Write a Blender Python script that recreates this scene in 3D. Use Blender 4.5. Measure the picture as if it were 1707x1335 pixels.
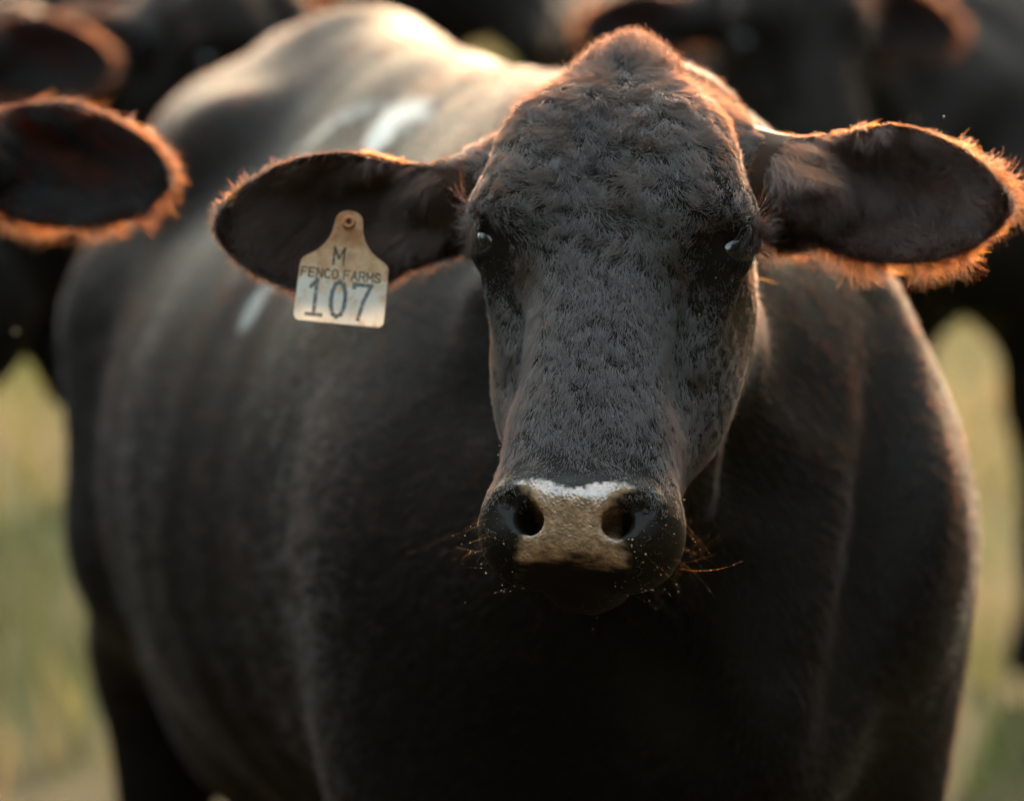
import bpy, bmesh, math, random
import numpy as np
from mathutils import Vector, Matrix

for _o in list(bpy.data.objects):
    bpy.data.objects.remove(_o, do_unlink=True)
random.seed(7)
RNG = np.random.default_rng(11)
R = math.radians
scene = bpy.context.scene

# ------------------------------------------------------------------ camera
CAM_LOC = (0.0, -4.0, 1.45)
CAM_PITCH = 7.1
cam_data = bpy.data.cameras.new('camera')
cam_data.sensor_width = 36.0
cam_data.lens = 36.0 * 8000.0 / 1707.0
cam_data.clip_start = 0.1
cam_data.clip_end = 4000.0
cam_data.dof.use_dof = True
cam_data.dof.focus_distance = 3.89
cam_data.dof.aperture_fstop = 3.5
cam_data.dof.aperture_blades = 0
cam = bpy.data.objects.new('camera', cam_data)
scene.collection.objects.link(cam)
cam.location = CAM_LOC
cam.rotation_euler = (R(90.0 - CAM_PITCH), 0.0, 0.0)
scene.camera = cam

# ------------------------------------------------------------------ sky and sun
SUN_ELEV = 19.0
SUN_AZ = 11.0          # degrees to the right of straight ahead (+Y), behind the cattle
world = bpy.data.worlds.new('World')
scene.world = world
world.use_nodes = True
wn = world.node_tree.nodes
wl = world.node_tree.links
wn.clear()
w_out = wn.new('ShaderNodeOutputWorld')
w_bg = wn.new('ShaderNodeBackground')
w_sky = wn.new('ShaderNodeTexSky')
w_sky.sky_type = 'NISHITA'
w_sky.sun_disc = False
w_sky.sun_elevation = R(SUN_ELEV)
w_sky.sun_rotation = R(SUN_AZ)
w_sky.altitude = 100.0
w_sky.air_density = 1.2
w_sky.dust_density = 1.2
w_sky.ozone_density = 0.3
w_bg.inputs['Strength'].default_value = 0.15
w_tint = wn.new('ShaderNodeMix'); w_tint.data_type = 'RGBA'; w_tint.blend_type = 'MULTIPLY'   # hazy evening air: the whole sky a little warmer
w_tint.inputs['Factor'].default_value = 1.0
w_tint.inputs['B'].default_value = (1.14, 0.96, 0.70, 1.0)
wl.new(w_sky.outputs['Color'], w_tint.inputs['A'])
wl.new(w_tint.outputs['Result'], w_bg.inputs['Color'])
wl.new(w_bg.outputs['Background'], w_out.inputs['Surface'])

sun_data = bpy.data.lights.new('sun', 'SUN')
sun_data.energy = 0.58
sun_data.angle = R(0.6)
sun_data.color = (1.0, 0.74, 0.48)
sun = bpy.data.objects.new('sun', sun_data)
scene.collection.objects.link(sun)
_sd = Vector((math.sin(R(SUN_AZ)) * math.cos(R(SUN_ELEV)), math.cos(R(SUN_AZ)) * math.cos(R(SUN_ELEV)), math.sin(R(SUN_ELEV))))
sun.rotation_euler = _sd.to_track_quat('Z', 'Y').to_euler()
sun.location = (3, 6, 5)

scene.view_settings.view_transform = 'Standard'
scene.view_settings.look = 'None'
scene.view_settings.exposure = 3.85
scene.view_settings.gamma = 1.0
scene.render.engine = 'CYCLES'
scene.cycles.use_denoising = True
scene.cycles.max_bounces = 6
scene.cycles.diffuse_bounces = 2
scene.cycles.glossy_bounces = 4
scene.cycles.transmission_bounces = 4
scene.cycles.adaptive_threshold = 0.02
scene.cycles.transparent_max_bounces = 8
scene.cycles.sample_clamp_indirect = 4.0
scene.cycles_curves.shape = 'RIBBONS'

# ------------------------------------------------------------------ helpers
COL = scene.collection


def tag(o, label=None, cat=None, group=None, kind=None):
    if label: o['label'] = label
    if cat: o['category'] = cat
    if group: o['group'] = group
    if kind: o['kind'] = kind
    return o


def mesh_obj(name, verts, faces, mat=None, parent=None, smooth=True):
    me = bpy.data.meshes.new(name)
    verts = np.asarray(verts, dtype=np.float32)
    if isinstance(faces, np.ndarray) and faces.ndim == 2:
        n, k = faces.shape
        me.vertices.add(len(verts)); me.vertices.foreach_set('co', verts.ravel())
        me.loops.add(n * k); me.loops.foreach_set('vertex_index', faces.astype(np.int32).ravel())
        me.polygons.add(n)
        me.polygons.foreach_set('loop_start', np.arange(0, n * k, k, dtype=np.int32))
        me.update(calc_edges=True)
    else:
        me.from_pydata([tuple(map(float, v)) for v in verts], [], faces)
    if smooth:
        me.polygons.foreach_set('use_smooth', np.ones(len(me.polygons), dtype=bool))
    me.validate()
    me.update()
    if mat: me.materials.append(mat)
    o = bpy.data.objects.new(name, me)
    COL.objects.link(o)
    if parent: o.parent = parent
    return o


def new_mat(name):
    m = bpy.data.materials.new(name)
    m.use_nodes = True
    return m, m.node_tree.nodes, m.node_tree.links, m.node_tree.nodes['Principled BSDF']


# smooth vector noise: sums of random sinusoids, one per seed
def wave_noise(p, freq, seed, octaves=3):
    r = np.random.default_rng(seed)
    out = np.zeros(len(p), dtype=np.float32)
    amp, tot = 1.0, 0.0
    for o in range(octaves):
        for k in range(4):
            d = r.normal(size=3); d /= np.linalg.norm(d)
            ph = r.uniform(0, 6.28)
            out += amp * np.sin((p @ (d * freq * (0.7 + 0.6 * r.random()))) * 6.2832 + ph).astype(np.float32)
        tot += amp * 1.6
        amp *= 0.55; freq *= 2.03
    return out / tot


# ------------------------------------------------------------------ signed-distance sculpting
def smin(a, b, k):
    h = np.maximum(k - np.abs(a - b), 0.0) / k
    return np.minimum(a, b) - h * h * (k * 0.25)


def smax(a, b, k):
    return -smin(-a, -b, k)


def ell(p, c, r):
    q = (p - np.float32(c)) / np.float32(r)
    k0 = np.sqrt((q * q).sum(1))
    q = q / np.float32(r)
    k1 = np.sqrt((q * q).sum(1)) + 1e-6
    return k0 * (k0 - 1.0) / k1


def cone(p, a, b, ra, rb):
    a = np.float32(a); b = np.float32(b)
    ba = b - a
    pa = p - a
    h = np.clip((pa @ ba) / float(ba @ ba), 0, 1)
    d = pa - h[:, None] * ba
    return np.sqrt((d * d).sum(1)) - (ra + (rb - ra) * h)


def chain(p, pts, rad, k=0.05):
    d = None
    for i in range(len(pts) - 1):
        x = cone(p, pts[i], pts[i + 1], rad[i], rad[i + 1])
        d = x if d is None else smin(d, x, k)
    return d


def isosurface(fn, gx, gy, gz, B=4):
    """surface nets on a rectilinear grid; only blocks near the surface are evaluated"""
    def pad(g):
        g = list(g)
        while (len(g) - 1) % B: g.append(g[-1] + (g[-1] - g[-2]))
        return np.array(g, dtype=np.float32)
    gx, gy, gz = pad(gx), pad(gy), pad(gz)
    cx, cy, cz = gx[::B], gy[::B], gz[::B]
    X, Y, Z = np.meshgrid(cx, cy, cz, indexing='ij')
    P = np.stack([X.ravel(), Y.ravel(), Z.ravel()], 1).astype(np.float32)
    dc = fn(P).reshape(X.shape)
    dmin = np.full(tuple(s - 1 for s in dc.shape), 1e9, dtype=np.float32)
    for i in (0, 1):
        for j in (0, 1):
            for k in (0, 1):
                dmin = np.minimum(dmin, np.abs(dc[i:dc.shape[0] - 1 + i, j:dc.shape[1] - 1 + j, k:dc.shape[2] - 1 + k]))
    diag = np.sqrt(np.diff(cx)[:, None, None] ** 2 + np.diff(cy)[None, :, None] ** 2 + np.diff(cz)[None, None, :] ** 2)
    act = dmin < diag * 0.75
    nx, ny, nz = len(gx), len(gy), len(gz)
    fine_c = act.repeat(B, 0).repeat(B, 1).repeat(B, 2)
    m = np.zeros((nx, ny, nz), dtype=bool)
    for i in (0, 1):
        for j in (0, 1):
            for k in (0, 1):
                m[i:nx - 1 + i, j:ny - 1 + j, k:nz - 1 + k] |= fine_c
    s = np.where(dc < 0, np.float32(-1), np.float32(1))
    S = s.repeat(B, 0).repeat(B, 1).repeat(B, 2)[:nx, :ny, :nz].copy()
    I, J, K = np.nonzero(m)
    P = np.stack([gx[I], gy[J], gz[K]], 1)
    out = np.empty(len(P), dtype=np.float32)
    for a in range(0, len(P), 400000):
        out[a:a + 400000] = fn(P[a:a + 400000])
    S[I, J, K] = out
    neg = S < 0
    cnt = np.zeros((nx - 1, ny - 1, nz - 1), dtype=np.int8)
    for i in (0, 1):
        for j in (0, 1):
            for k in (0, 1):
                cnt += neg[i:nx - 1 + i, j:ny - 1 + j, k:nz - 1 + k]
    cell = (cnt > 0) & (cnt < 8) & fine_c
    ci, cj, ck = np.nonzero(cell)
    idx = np.full(cell.shape, -1, dtype=np.int32)
    idx[ci, cj, ck] = np.arange(len(ci))
    acc = np.zeros((len(ci), 3), dtype=np.float32); n = np.zeros(len(ci), dtype=np.float32)
    G = (gx, gy, gz)
    corners = [(i, j, k) for i in (0, 1) for j in (0, 1) for k in (0, 1)]
    for a in corners:
        for ax in range(3):
            if a[ax]: continue
            b = list(a); b[ax] = 1
            va = S[ci + a[0], cj + a[1], ck + a[2]]
            vb = S[ci + b[0], cj + b[1], ck + b[2]]
            cr = (va < 0) != (vb < 0)
            t = np.where(cr, va / np.where(cr, va - vb, 1), 0)
            pa = np.stack([gx[ci + a[0]], gy[cj + a[1]], gz[ck + a[2]]], 1)
            ln = (G[ax][(ci, cj, ck)[ax] + 1] - G[ax][(ci, cj, ck)[ax]])
            pa[:, ax] += t * ln
            acc += pa * cr[:, None]; n += cr
    V = acc / np.maximum(n, 1)[:, None]
    quads = []
    for ax in range(3):
        sl0 = [slice(None)] * 3; sl1 = [slice(None)] * 3
        sl0[ax] = slice(0, -1); sl1[ax] = slice(1, None)
        a = neg[tuple(sl0)]; b = neg[tuple(sl1)]
        e = np.array(np.nonzero(a != b))
        o1, o2 = [(1, 2), (2, 0), (0, 1)][ax]
        ok = (e[o1] > 0) & (e[o2] > 0) & (e[o1] < cell.shape[o1]) & (e[o2] < cell.shape[o2])
        e = e[:, ok]
        flip = a[tuple(e)]
        def cid(d1, d2):
            q = e.copy(); q[o1] -= d1; q[o2] -= d2
            return idx[tuple(q)]
        q = np.stack([cid(1, 1), cid(0, 1), cid(0, 0), cid(1, 0)], 1)
        q = np.where(flip[:, None], q, q[:, ::-1])
        quads.append(q[(q >= 0).all(1)])
    F = np.concatenate(quads)
    # two projection steps on to the true surface
    eps = 0.0012
    for it in range(2):
        d = fn(V)
        g = np.stack([fn(V + np.float32([eps, 0, 0])) - d, fn(V + np.float32([0, eps, 0])) - d, fn(V + np.float32([0, 0, eps])) - d], 1) / eps
        gl = (g * g).sum(1) + 0.05
        step = np.clip(d / gl, -0.004, 0.004)
        V = (V - g * step[:, None] * 0.8).astype(np.float32)
    return V, F


def lines(spec):
    """spec: list of (start, stop, step) joined into one list of grid lines"""
    out = []
    for a, b, s in spec:
        n = max(1, int(round((b - a) / s)))
        out += list(np.linspace(a, b, n, endpoint=False))
    out.append(spec[-1][1])
    return out

# ------------------------------------------------------------------ the cattle: pose frames
class Frame:
    """rows of M are the local axes in world space; local = (p - o) @ M.T"""
    def __init__(self, o, axes):
        self.o = np.float32(o); self.M = np.float32(axes)
    def loc(self, p): return (p - self.o) @ self.M.T
    def pt(self, q): return self.o + np.float32(q) @ self.M
    def vec(self, q): return np.asarray(q, dtype=np.float32) @ self.M


def head_frame(o, yaw, tilt, roll=0.0):
    g = np.array([math.sin(R(yaw)), -math.cos(R(yaw)), 0.0])
    z = np.array([0, 0, 1.0])
    V = np.array([math.cos(R(yaw)), math.sin(R(yaw)), 0.0])
    W = g * math.cos(R(tilt)) + z * math.sin(R(tilt))
    U = g * math.sin(R(tilt)) - z * math.cos(R(tilt))
    c, s = math.cos(R(roll)), math.sin(R(roll))
    V2 = V * c + U * s; U2 = U * c - V * s
    return Frame(o, [V2, U2, W])            # (v right, u down the nose, w out of the face)


def body_frame(o, fwd):
    f = np.array([fwd[0], fwd[1], 0.0]); f /= np.linalg.norm(f)
    l = np.array([f[1], -f[0], 0.0])         # to the animal's right
    l = np.array([-f[1], f[0], 0.0])
    return Frame(o, [f, l, np.array([0, 0, 1.0])])


def ear_frame(H, side, base, e, n):
    """e: direction base->tip, n: opening normal, both in head space for the right-hand ear"""
    m = np.float32([side, 1, 1])
    ew = H.vec(np.float32(e) * m); ew /= np.linalg.norm(ew)
    nw = H.vec(np.float32(n) * m); nw -= ew * (nw @ ew); nw /= np.linalg.norm(nw)
    sw = np.cross(nw, ew) * side             # towards the upper rim
    return Frame(H.pt(np.float32(base) * m), [ew, sw, nw])


EAR_L, EAR_H = 0.225, 0.061


def ear_mid(e, s):
    """height of the middle of the ear's sheet above its chord plane"""
    t = np.clip(e / EAR_L, 0, 1.1)
    q = np.clip(s / EAR_H, -1.3, 1.3)
    return -(0.044 - 0.024 * t) * (1 - q * q) + 0.012 * (t - 0.5) ** 2 * 4 - 0.006 + 0.016 * np.clip(q - 0.35, 0, 1) ** 2 * (1.2 - t) * 2 + 0.0028 * np.sin(q * 9.5 + 2.5 * t) * np.clip(1.1 - t, 0, 1) * np.clip(1.1 - q * q, 0, 1)


def ear_sdf(p, E):
    q = E.loc(p)
    e, s, n = q[:, 0], q[:, 1], q[:, 2]
    ec, a = 0.122, 0.110
    hh = EAR_H * (1.0 + 0.26 * np.clip((e - ec) / a, -1, 0) + 0.02 * np.clip((e - ec) / a, 0, 1))
    hh = hh * (1.0 - 0.16 * np.clip((e - ec) / a, 0, 1.2) ** 2)
    x = (e - ec) / a; y = (s + 0.004) / hh
    k0 = np.sqrt(x * x + y * y) + 1e-5
    k1 = np.sqrt((x / a) ** 2 + (y / hh) ** 2) + 1e-5
    do = k0 * (k0 - 1) / k1
    sheet = (np.abs(n - ear_mid(e, s)) - 0.0058) * 0.8
    d = smax(sheet, do, 0.008)
    base = cone(q, (-0.05, 0.0, -0.03), (0.045, 0.0, -0.022), 0.050, 0.030)
    hole = ell(q, (0.055, 0.0, 0.012), (0.040, 0.026, 0.030))
    base = smax(base, -hole, 0.012)
    return smin(d, base, 0.030)


def head_sdf(p, H):
    q = H.loc(p)
    v = np.abs(q[:, 0]); u = q[:, 1]; w = q[:, 2]
    s = np.stack([np.sqrt(v * v + 0.00002), u, w], 1).astype(np.float32)   # mirrored
    # skull and forehead
    d = ell(s, (0, -0.070, -0.105), (0.100, 0.125, 0.108))
    d = smin(d, ell(s, (0.038, -0.068, -0.058), (0.070, 0.102, 0.064)), 0.030)
    d = smin(d, ell(s, (0.044, -0.080, -0.022), (0.048, 0.066, 0.030)), 0.040)
    # poll knob
    d = smin(d, ell(s, (0, -0.172, -0.078), (0.033, 0.058, 0.044)), 0.055)
    # muscles that run from the poll to the ears
    d = smin(d, cone(s, (0.045, -0.180, -0.135), (0.135, -0.118, -0.135), 0.034, 0.034), 0.030)
    # brow shelf above the eye
    d = smin(d, cone(s, (0.060, -0.054, -0.024), (0.100, -0.058, -0.052), 0.028, 0.0205), 0.026)
    # nose bridge
    d = smin(d, cone(s, (0.027, -0.03, -0.044), (0.022, 0.215, -0.034), 0.040, 0.030), 0.022)
    d = smin(d, cone(s, (0.0, -0.03, -0.040), (0.0, 0.215, -0.034), 0.044, 0.034), 0.020)
    # cheeks and jaw
    d = smin(d, ell(s, (0.066, 0.012, -0.145), (0.036, 0.100, 0.070)), 0.040)
    d = smin(d, cone(s, (0.050, -0.03, -0.185), (0.023, 0.215, -0.098), 0.051, 0.036), 0.048)
    d = smin(d, cone(s, (0.055, 0.030, -0.108), (0.027, 0.205, -0.072), 0.034, 0.031), 0.026)
    d = smin(d, cone(s, (0.086, -0.004, -0.070), (0.068, 0.055, -0.078), 0.020, 0.016), 0.022)
    # hollow beside the bridge, below the eye
    d = smax(d, -ell(s, (0.097, 0.060, -0.004), (0.032, 0.070, 0.046)), 0.026)
    # muzzle
    d = smin(d, ell(s, (0, 0.230, -0.056), (0.072, 0.047, 0.062)), 0.025)
    d = smin(d, ell(s, (0.046, 0.236, -0.050), (0.0325, 0.039, 0.050)), 0.020)
    d = smin(d, cone(s, (0.034, 0.145, -0.052), (0.044, 0.226, -0.052), 0.028, 0.029), 0.030)
    # flat nose leather between the nostrils
    d = smin(d, ell(s, (0, 0.239, -0.012), (0.046, 0.032, 0.034)), 0.010)
    d = smax(d, (s[:, 1] - 0.226) * 0.50 + (s[:, 2] - 0.0155) * 0.866, 0.012)
    # rims of the nostrils
    d = smin(d, cone(s, (0.030, 0.213, -0.008), (0.055, 0.223, -0.016), 0.012, 0.011), 0.014)
    # lower lip and chin
    d = smin(d, ell(s, (0, 0.242, -0.098), (0.043, 0.038, 0.046)), 0.006)
    # eye socket
    d = smax(d, -ell(s, (0.118, -0.024, -0.052), (0.020, 0.0175, 0.028)), 0.012)
    # deep crease from the inner corner of the eye along the brow
    d = smax(d, -cone(s, (0.112, -0.026, -0.026), (0.060, 0.030, 0.014), 0.0125, 0.0125), 0.016)
    # lids: a thin shell round the eyeball with a slanting slit that looks out and forward
    d = smin(d, ell(s, (0.0975, -0.029, -0.061), (0.0228, 0.0228, 0.0240)), 0.010)
    d = smin(d, cone(s, (0.098, -0.048, -0.034), (0.115, -0.046, -0.076), 0.0065, 0.0065), 0.012)
    ca, sa = math.cos(R(42)), math.sin(R(42))
    so = s - np.float32((0.0975, -0.029, -0.061))
    o1 = so[:, 0] * ca + so[:, 2] * sa; o3 = -so[:, 0] * sa + so[:, 2] * ca; o2 = so[:, 1] - 0.22 * o3
    d = smax(d, -ell(np.stack([o1, o2, o3], 1), (0.0270, 0.001, 0), (0.0170, 0.0106, 0.0225)), 0.0025)
    # nostrils: a hole that runs out and up into a comma
    nd = cone(s, (0.0380, 0.247, 0.020), (0.029, 0.238, -0.040), 0.0125, 0.009)
    nd = smin(nd, cone(s, (0.0450, 0.240, 0.018), (0.034, 0.236, -0.030), 0.0115, 0.006), 0.006)
    nd = smin(nd, cone(s, (0.0475, 0.235, 0.014), (0.0565, 0.2265, -0.006), 0.0100, 0.0060), 0.008)
    d = smax(d, -ell(s, (0.0610, 0.236, 0.012), (0.020, 0.014, 0.0175)), 0.018)
    d = smax(d, -nd, 0.006)
    # dip in the middle of the forehead
    d = smax(d, -ell(s, (0, -0.045, 0.036), (0.018, 0.09, 0.026)), 0.030)
    return d


def cow_sdf_builder(H, B, ears, nb, belly=0.0):
    """nb: neck bend points in world space, from the back of the skull to the shoulders"""
    def neck_sdf(p):
        hb = H.pt((0, -0.060, -0.165)); hm = H.pt((0, -0.02, -0.185)); ht = H.pt((0, 0.06, -0.215))
        wt = B.pt((-0.02, 0, 1.075)); wm = B.pt((0.06, 0, 0.93)); wb = B.pt((0.22, 0, 0.72 + belly * 0.25))
        d = chain(p, [hb, nb[0], wt], [0.075, 0.085, 0.075])
        d = smin(d, chain(p, [hm, nb[1], wm], [0.095, 0.118, 0.16]), 0.06)
        d = smin(d, chain(p, [ht, nb[2], wb], [0.060, 0.085, 0.15]), 0.07)
        dl = [H.pt((0, 0.05, -0.26)), nb[2] * 0.55 + B.pt((0.40, 0, 0.60)) * 0.45 + np.array([0, 0, -0.07]), B.pt((0.42, 0, 0.60))]
        d = smin(d, chain(p, dl, [0.020, 0.024, 0.028]), 0.04)
        t = (p - H.o) @ (B.M[0]) * -1.0 + 0.55 * (p[:, 2] - 1.0)
        d = d + 0.0065 * np.sin(t * 55 + 2.0 * np.sin(p[:, 2] * 9)) * (0.6 + 0.4 * np.sin(p[:, 2] * 23 + 1)) + 0.008 * np.sin(t * 21 + p[:, 2] * 6)
        return d

    def body_sdf(p):
        q = B.loc(p)
        s = q.copy(); s[:, 1] = np.sqrt(q[:, 1] ** 2 + 0.0002)
        d = ell(s, (-0.72, 0, 0.67 + belly * 0.5), (0.80, 0.384, 0.415 - belly * 0.5))
        d = smin(d, ell(s, (-0.08, 0, 0.80 + belly * 0.2), (0.46, 0.213, 0.34 - belly * 0.35)), 0.20)
        d = smin(d, ell(s, (0.02, 0.128, 0.72), (0.24, 0.114, 0.27 - belly * 0.3)), 0.26)
        d = smin(d, chain(s, [(0.0, 0, 1.04), (-0.5, 0, 1.06), (-1.16, 0, 1.115), (-1.50, 0, 1.09)], [0.085, 0.075, 0.075, 0.075]), 0.17)
        d = smin(d, ell(s, (-1.22, 0.05, 0.86), (0.36, 0.235, 0.27)), 0.12)
        d = smin(d, cone(s, (-1.04, 0.20, 1.035), (-1.50, 0.12, 1.02), 0.060, 0.050), 0.10)
        d = smin(d, ell(s, (0.27, 0, 0.64 + belly * 0.4), (0.19, 0.13, 0.21 - belly * 0.3)), 0.10)
        # forelegs
        d = smin(d, chain(s, [(0.06, 0.160, 0.72), (0.04, 0.175, 0.46), (0.05, 0.165, 0.20), (0.07, 0.165, 0.07)], [0.108, 0.086, 0.045, 0.046]), 0.18 - belly * 0.25)
        d = smin(d, chain(s, [(0.07, 0.165, 0.07), (0.10, 0.165, 0.035)], [0.048, 0.052]), 0.02)
        # hind legs
        d = smin(d, chain(s, [(-1.26, 0.20, 0.80), (-1.20, 0.21, 0.56), (-1.40, 0.19, 0.38), (-1.38, 0.22, 0.10)], [0.16, 0.145, 0.105, 0.045]), 0.07)
        d = smin(d, chain(s, [(-1.38, 0.22, 0.08), (-1.34, 0.22, 0.035)], [0.048, 0.052]), 0.02)
        d = smin(d, ell(s, (-1.02, 0.08, 0.40 + belly * 0.3), (0.26, 0.19, 0.19)), 0.10)     # udder and flank fold
        # tail
        d = smin(d, chain(s, [(-1.52, 0, 1.10), (-1.63, 0, 0.98), (-1.66, 0, 0.45)], [0.04, 0.026, 0.018], 0.02), 0.03)
        # points of the shoulders, elbow hollow, ribs
        d = smin(d, ell(s, (0.24, 0.145, 0.74), (0.09, 0.08, 0.11)), 0.09)
        d = d + 0.0012 * (np.sin(q[:, 0] * 41 + 3 * q[:, 2] + np.sin(q[:, 0] * 13)) + np.sin(q[:, 0] * 17 + 4 * q[:, 2])) * np.clip((0.45 - np.abs(q[:, 0] + 0.62)) / 0.2, 0, 1)
        # ground is not entered
        return np.maximum(d, -q[:, 2])

    def fn(p):
        p = np.asarray(p, dtype=np.float32)
        d = smin(body_sdf(p), neck_sdf(p), 0.07)
        qb = B.loc(p); qb[:, 1] = np.abs(qb[:, 1])
        d = smax(d, -cone(qb, (0.26, 0.205, 0.98), (0.47, 0.085, 0.60), 0.030, 0.030), 0.06)      # groove between neck and shoulder
        h = head_sdf(p, H)
        d = smin(d, h, 0.030)
        for E in ears:
            # skin folds that carry the ear
            d = smin(d, ear_sdf(p, E), 0.022)
        return d
    return fn

# ------------------------------------------------------------------ materials
def hair_material(name, melanin, redness, rough=0.32, tint=(1, 1, 1), ior=1.55):
    m = bpy.data.materials.new(name); m.use_nodes = True
    nt = m.node_tree; nt.nodes.clear()
    out = nt.nodes.new('ShaderNodeOutputMaterial')
    h = nt.nodes.new('ShaderNodeBsdfHairPrincipled')
    h.model = 'CHIANG'
    h.parametrization = 'MELANIN'
    h.inputs['Melanin'].default_value = melanin
    h.inputs['Melanin Redness'].default_value = redness
    h.inputs['Tint'].default_value = (*tint, 1)
    h.inputs['Roughness'].default_value = rough
    h.inputs['Radial Roughness'].default_value = 0.55
    h.inputs['Coat'].default_value = 0.0
    h.inputs['IOR'].default_value = ior
    h.inputs['Random Color'].default_value = 0.15
    h.inputs['Random Roughness'].default_value = 0.15
    nt.links.new(h.outputs[0], out.inputs['Surface'])
    return m


M_COAT = hair_material('black_coat', 0.955, 0.30, 0.72, ior=1.42)
M_FACE = hair_material('face_coat', 0.89, 0.35, 0.40, ior=2.05)
M_INNER = hair_material('inner_ear_hair', 0.80, 0.60, 0.42, ior=1.7)
M_EARHAIR = hair_material('ear_hair', 0.83, 0.48, 0.38)
M_WHISKER = hair_material('whisker', 0.72, 0.20, 0.3)

# hide with bare nose leather, eye rims and dried stains
M_HIDE, n, l, b = new_mat('black_hide')
b.inputs['Roughness'].default_value = 0.62
b.inputs['Specular IOR Level'].default_value = 0.088
b.inputs['Specular Tint'].default_value = (1.0, 0.88, 0.80, 1)
at_pad = n.new('ShaderNodeAttribute'); at_pad.attribute_name = 'pad'
at_st = n.new('ShaderNodeAttribute'); at_st.attribute_name = 'stain'
at_ear = n.new('ShaderNodeAttribute'); at_ear.attribute_name = 'inner'
tc = n.new('ShaderNodeTexCoord')
# leather colour: tan with grey-brown speckle
spk = n.new('ShaderNodeTexNoise'); spk.inputs['Scale'].default_value = 160; spk.inputs['Detail'].default_value = 5
l.new(tc.outputs['Object'], spk.inputs['Vector'])
spr = n.new('ShaderNodeValToRGB')
spr.color_ramp.elements[0].position = 0.34; spr.color_ramp.elements[0].color = (0.24, 0.145, 0.095, 1)
spr.color_ramp.elements[1].position = 0.62; spr.color_ramp.elements[1].color = (0.45, 0.285, 0.19, 1)
l.new(spk.outputs['Fac'], spr.inputs['Fac'])
hn = n.new('ShaderNodeTexNoise'); hn.inputs['Scale'].default_value = 35; hn.inputs['Detail'].default_value = 6
l.new(tc.outputs['Object'], hn.inputs['Vector'])
hr = n.new('ShaderNodeValToRGB')
hr.color_ramp.elements[0].color = (0.006, 0.005, 0.0045, 1); hr.color_ramp.elements[1].color = (0.013, 0.0105, 0.009, 1)
l.new(hn.outputs['Fac'], hr.inputs['Fac'])
mx_e = n.new('ShaderNodeMix'); mx_e.data_type = 'RGBA'
mx_e.inputs['B'].default_value = (0.030, 0.014, 0.008, 1)
l.new(hr.outputs['Color'], mx_e.inputs['A']); l.new(at_ear.outputs['Fac'], mx_e.inputs['Factor'])
mx1 = n.new('ShaderNodeMix'); mx1.data_type = 'RGBA'
mot = n.new('ShaderNodeTexNoise'); mot.inputs['Scale'].default_value = 48; mot.inputs['Detail'].default_value = 6; mot.inputs['Roughness'].default_value = 0.65
l.new(tc.outputs['Object'], mot.inputs['Vector'])
mor = n.new('ShaderNodeMapRange'); mor.inputs['From Min'].default_value = 0.44; mor.inputs['From Max'].default_value = 0.70; mor.inputs['To Max'].default_value = 0.75
l.new(mot.outputs['Fac'], mor.inputs['Value'])
mxm = n.new('ShaderNodeMix'); mxm.data_type = 'RGBA'; mxm.inputs['B'].default_value = (0.13, 0.08, 0.055, 1)
l.new(mor.outputs['Result'], mxm.inputs['Factor']); l.new(spr.outputs['Color'], mxm.inputs['A'])
l.new(at_pad.outputs['Fac'], mx1.inputs['Factor']); l.new(mx_e.outputs['Result'], mx1.inputs['A']); l.new(mxm.outputs['Result'], mx1.inputs['B'])
mx2 = n.new('ShaderNodeMix'); mx2.data_type = 'RGBA'
mx2.inputs['B'].default_value = (0.36, 0.38, 0.38, 1)
l.new(at_st.outputs['Fac'], mx2.inputs['Factor']); l.new(mx1.outputs['Result'], mx2.inputs['A'])
l.new(mx2.outputs['Result'], b.inputs['Base Color'])
# wet leather
at_wet = n.new('ShaderNodeAttribute'); at_wet.attribute_name = 'wet'
l.new(at_wet.outputs['Fac'], b.inputs['Coat Weight'])
b.inputs['Coat Roughness'].default_value = 0.14
b.inputs['Coat IOR'].default_value = 2.2
vor = n.new('ShaderNodeTexVoronoi'); vor.feature = 'SMOOTH_F1'; vor.inputs['Scale'].default_value = 330; vor.inputs['Smoothness'].default_value = 0.35
wr = n.new('ShaderNodeTexNoise'); wr.inputs['Scale'].default_value = 120; wr.inputs['Detail'].default_value = 4; wr.inputs['Distortion'].default_value = 0.8
mpd = n.new('ShaderNodeVectorMath'); mpd.operation = 'MULTIPLY_ADD'
wv = n.new('ShaderNodeTexNoise'); wv.inputs['Scale'].default_value = 90
l.new(tc.outputs['Object'], wv.inputs['Vector']); l.new(tc.outputs['Object'], wr.inputs['Vector'])
l.new(wv.outputs['Color'], mpd.inputs[0]); mpd.inputs[1].default_value = (0.008, 0.008, 0.008); l.new(tc.outputs['Object'], mpd.inputs[2])
l.new(mpd.outputs[0], vor.inputs['Vector'])
vr = n.new('ShaderNodeMapRange'); vr.inputs['From Max'].default_value = 0.75; vr.inputs['To Min'].default_value = 1.0; vr.inputs['To Max'].default_value = 0.0
l.new(vor.outputs['Distance'], vr.inputs['Value'])
ad = n.new('ShaderNodeMath'); ad.operation = 'MULTIPLY_ADD'; ad.inputs[1].default_value = 0.7
l.new(wr.outputs['Fac'], ad.inputs[0]); l.new(vr.outputs['Result'], ad.inputs[2])
hm = n.new('ShaderNodeMath'); hm.operation = 'MULTIPLY'
dryf = n.new('ShaderNodeMath'); dryf.operation = 'MULTIPLY_ADD'; dryf.inputs[1].default_value = -0.75; l.new(at_wet.outputs['Fac'], dryf.inputs[0]); l.new(at_pad.outputs['Fac'], dryf.inputs[2])
l.new(ad.outputs[0], hm.inputs[0]); l.new(dryf.outputs[0], hm.inputs[1])
bp = n.new('ShaderNodeBump'); bp.inputs['Strength'].default_value = 0.7; bp.inputs['Distance'].default_value = 0.0014
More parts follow.
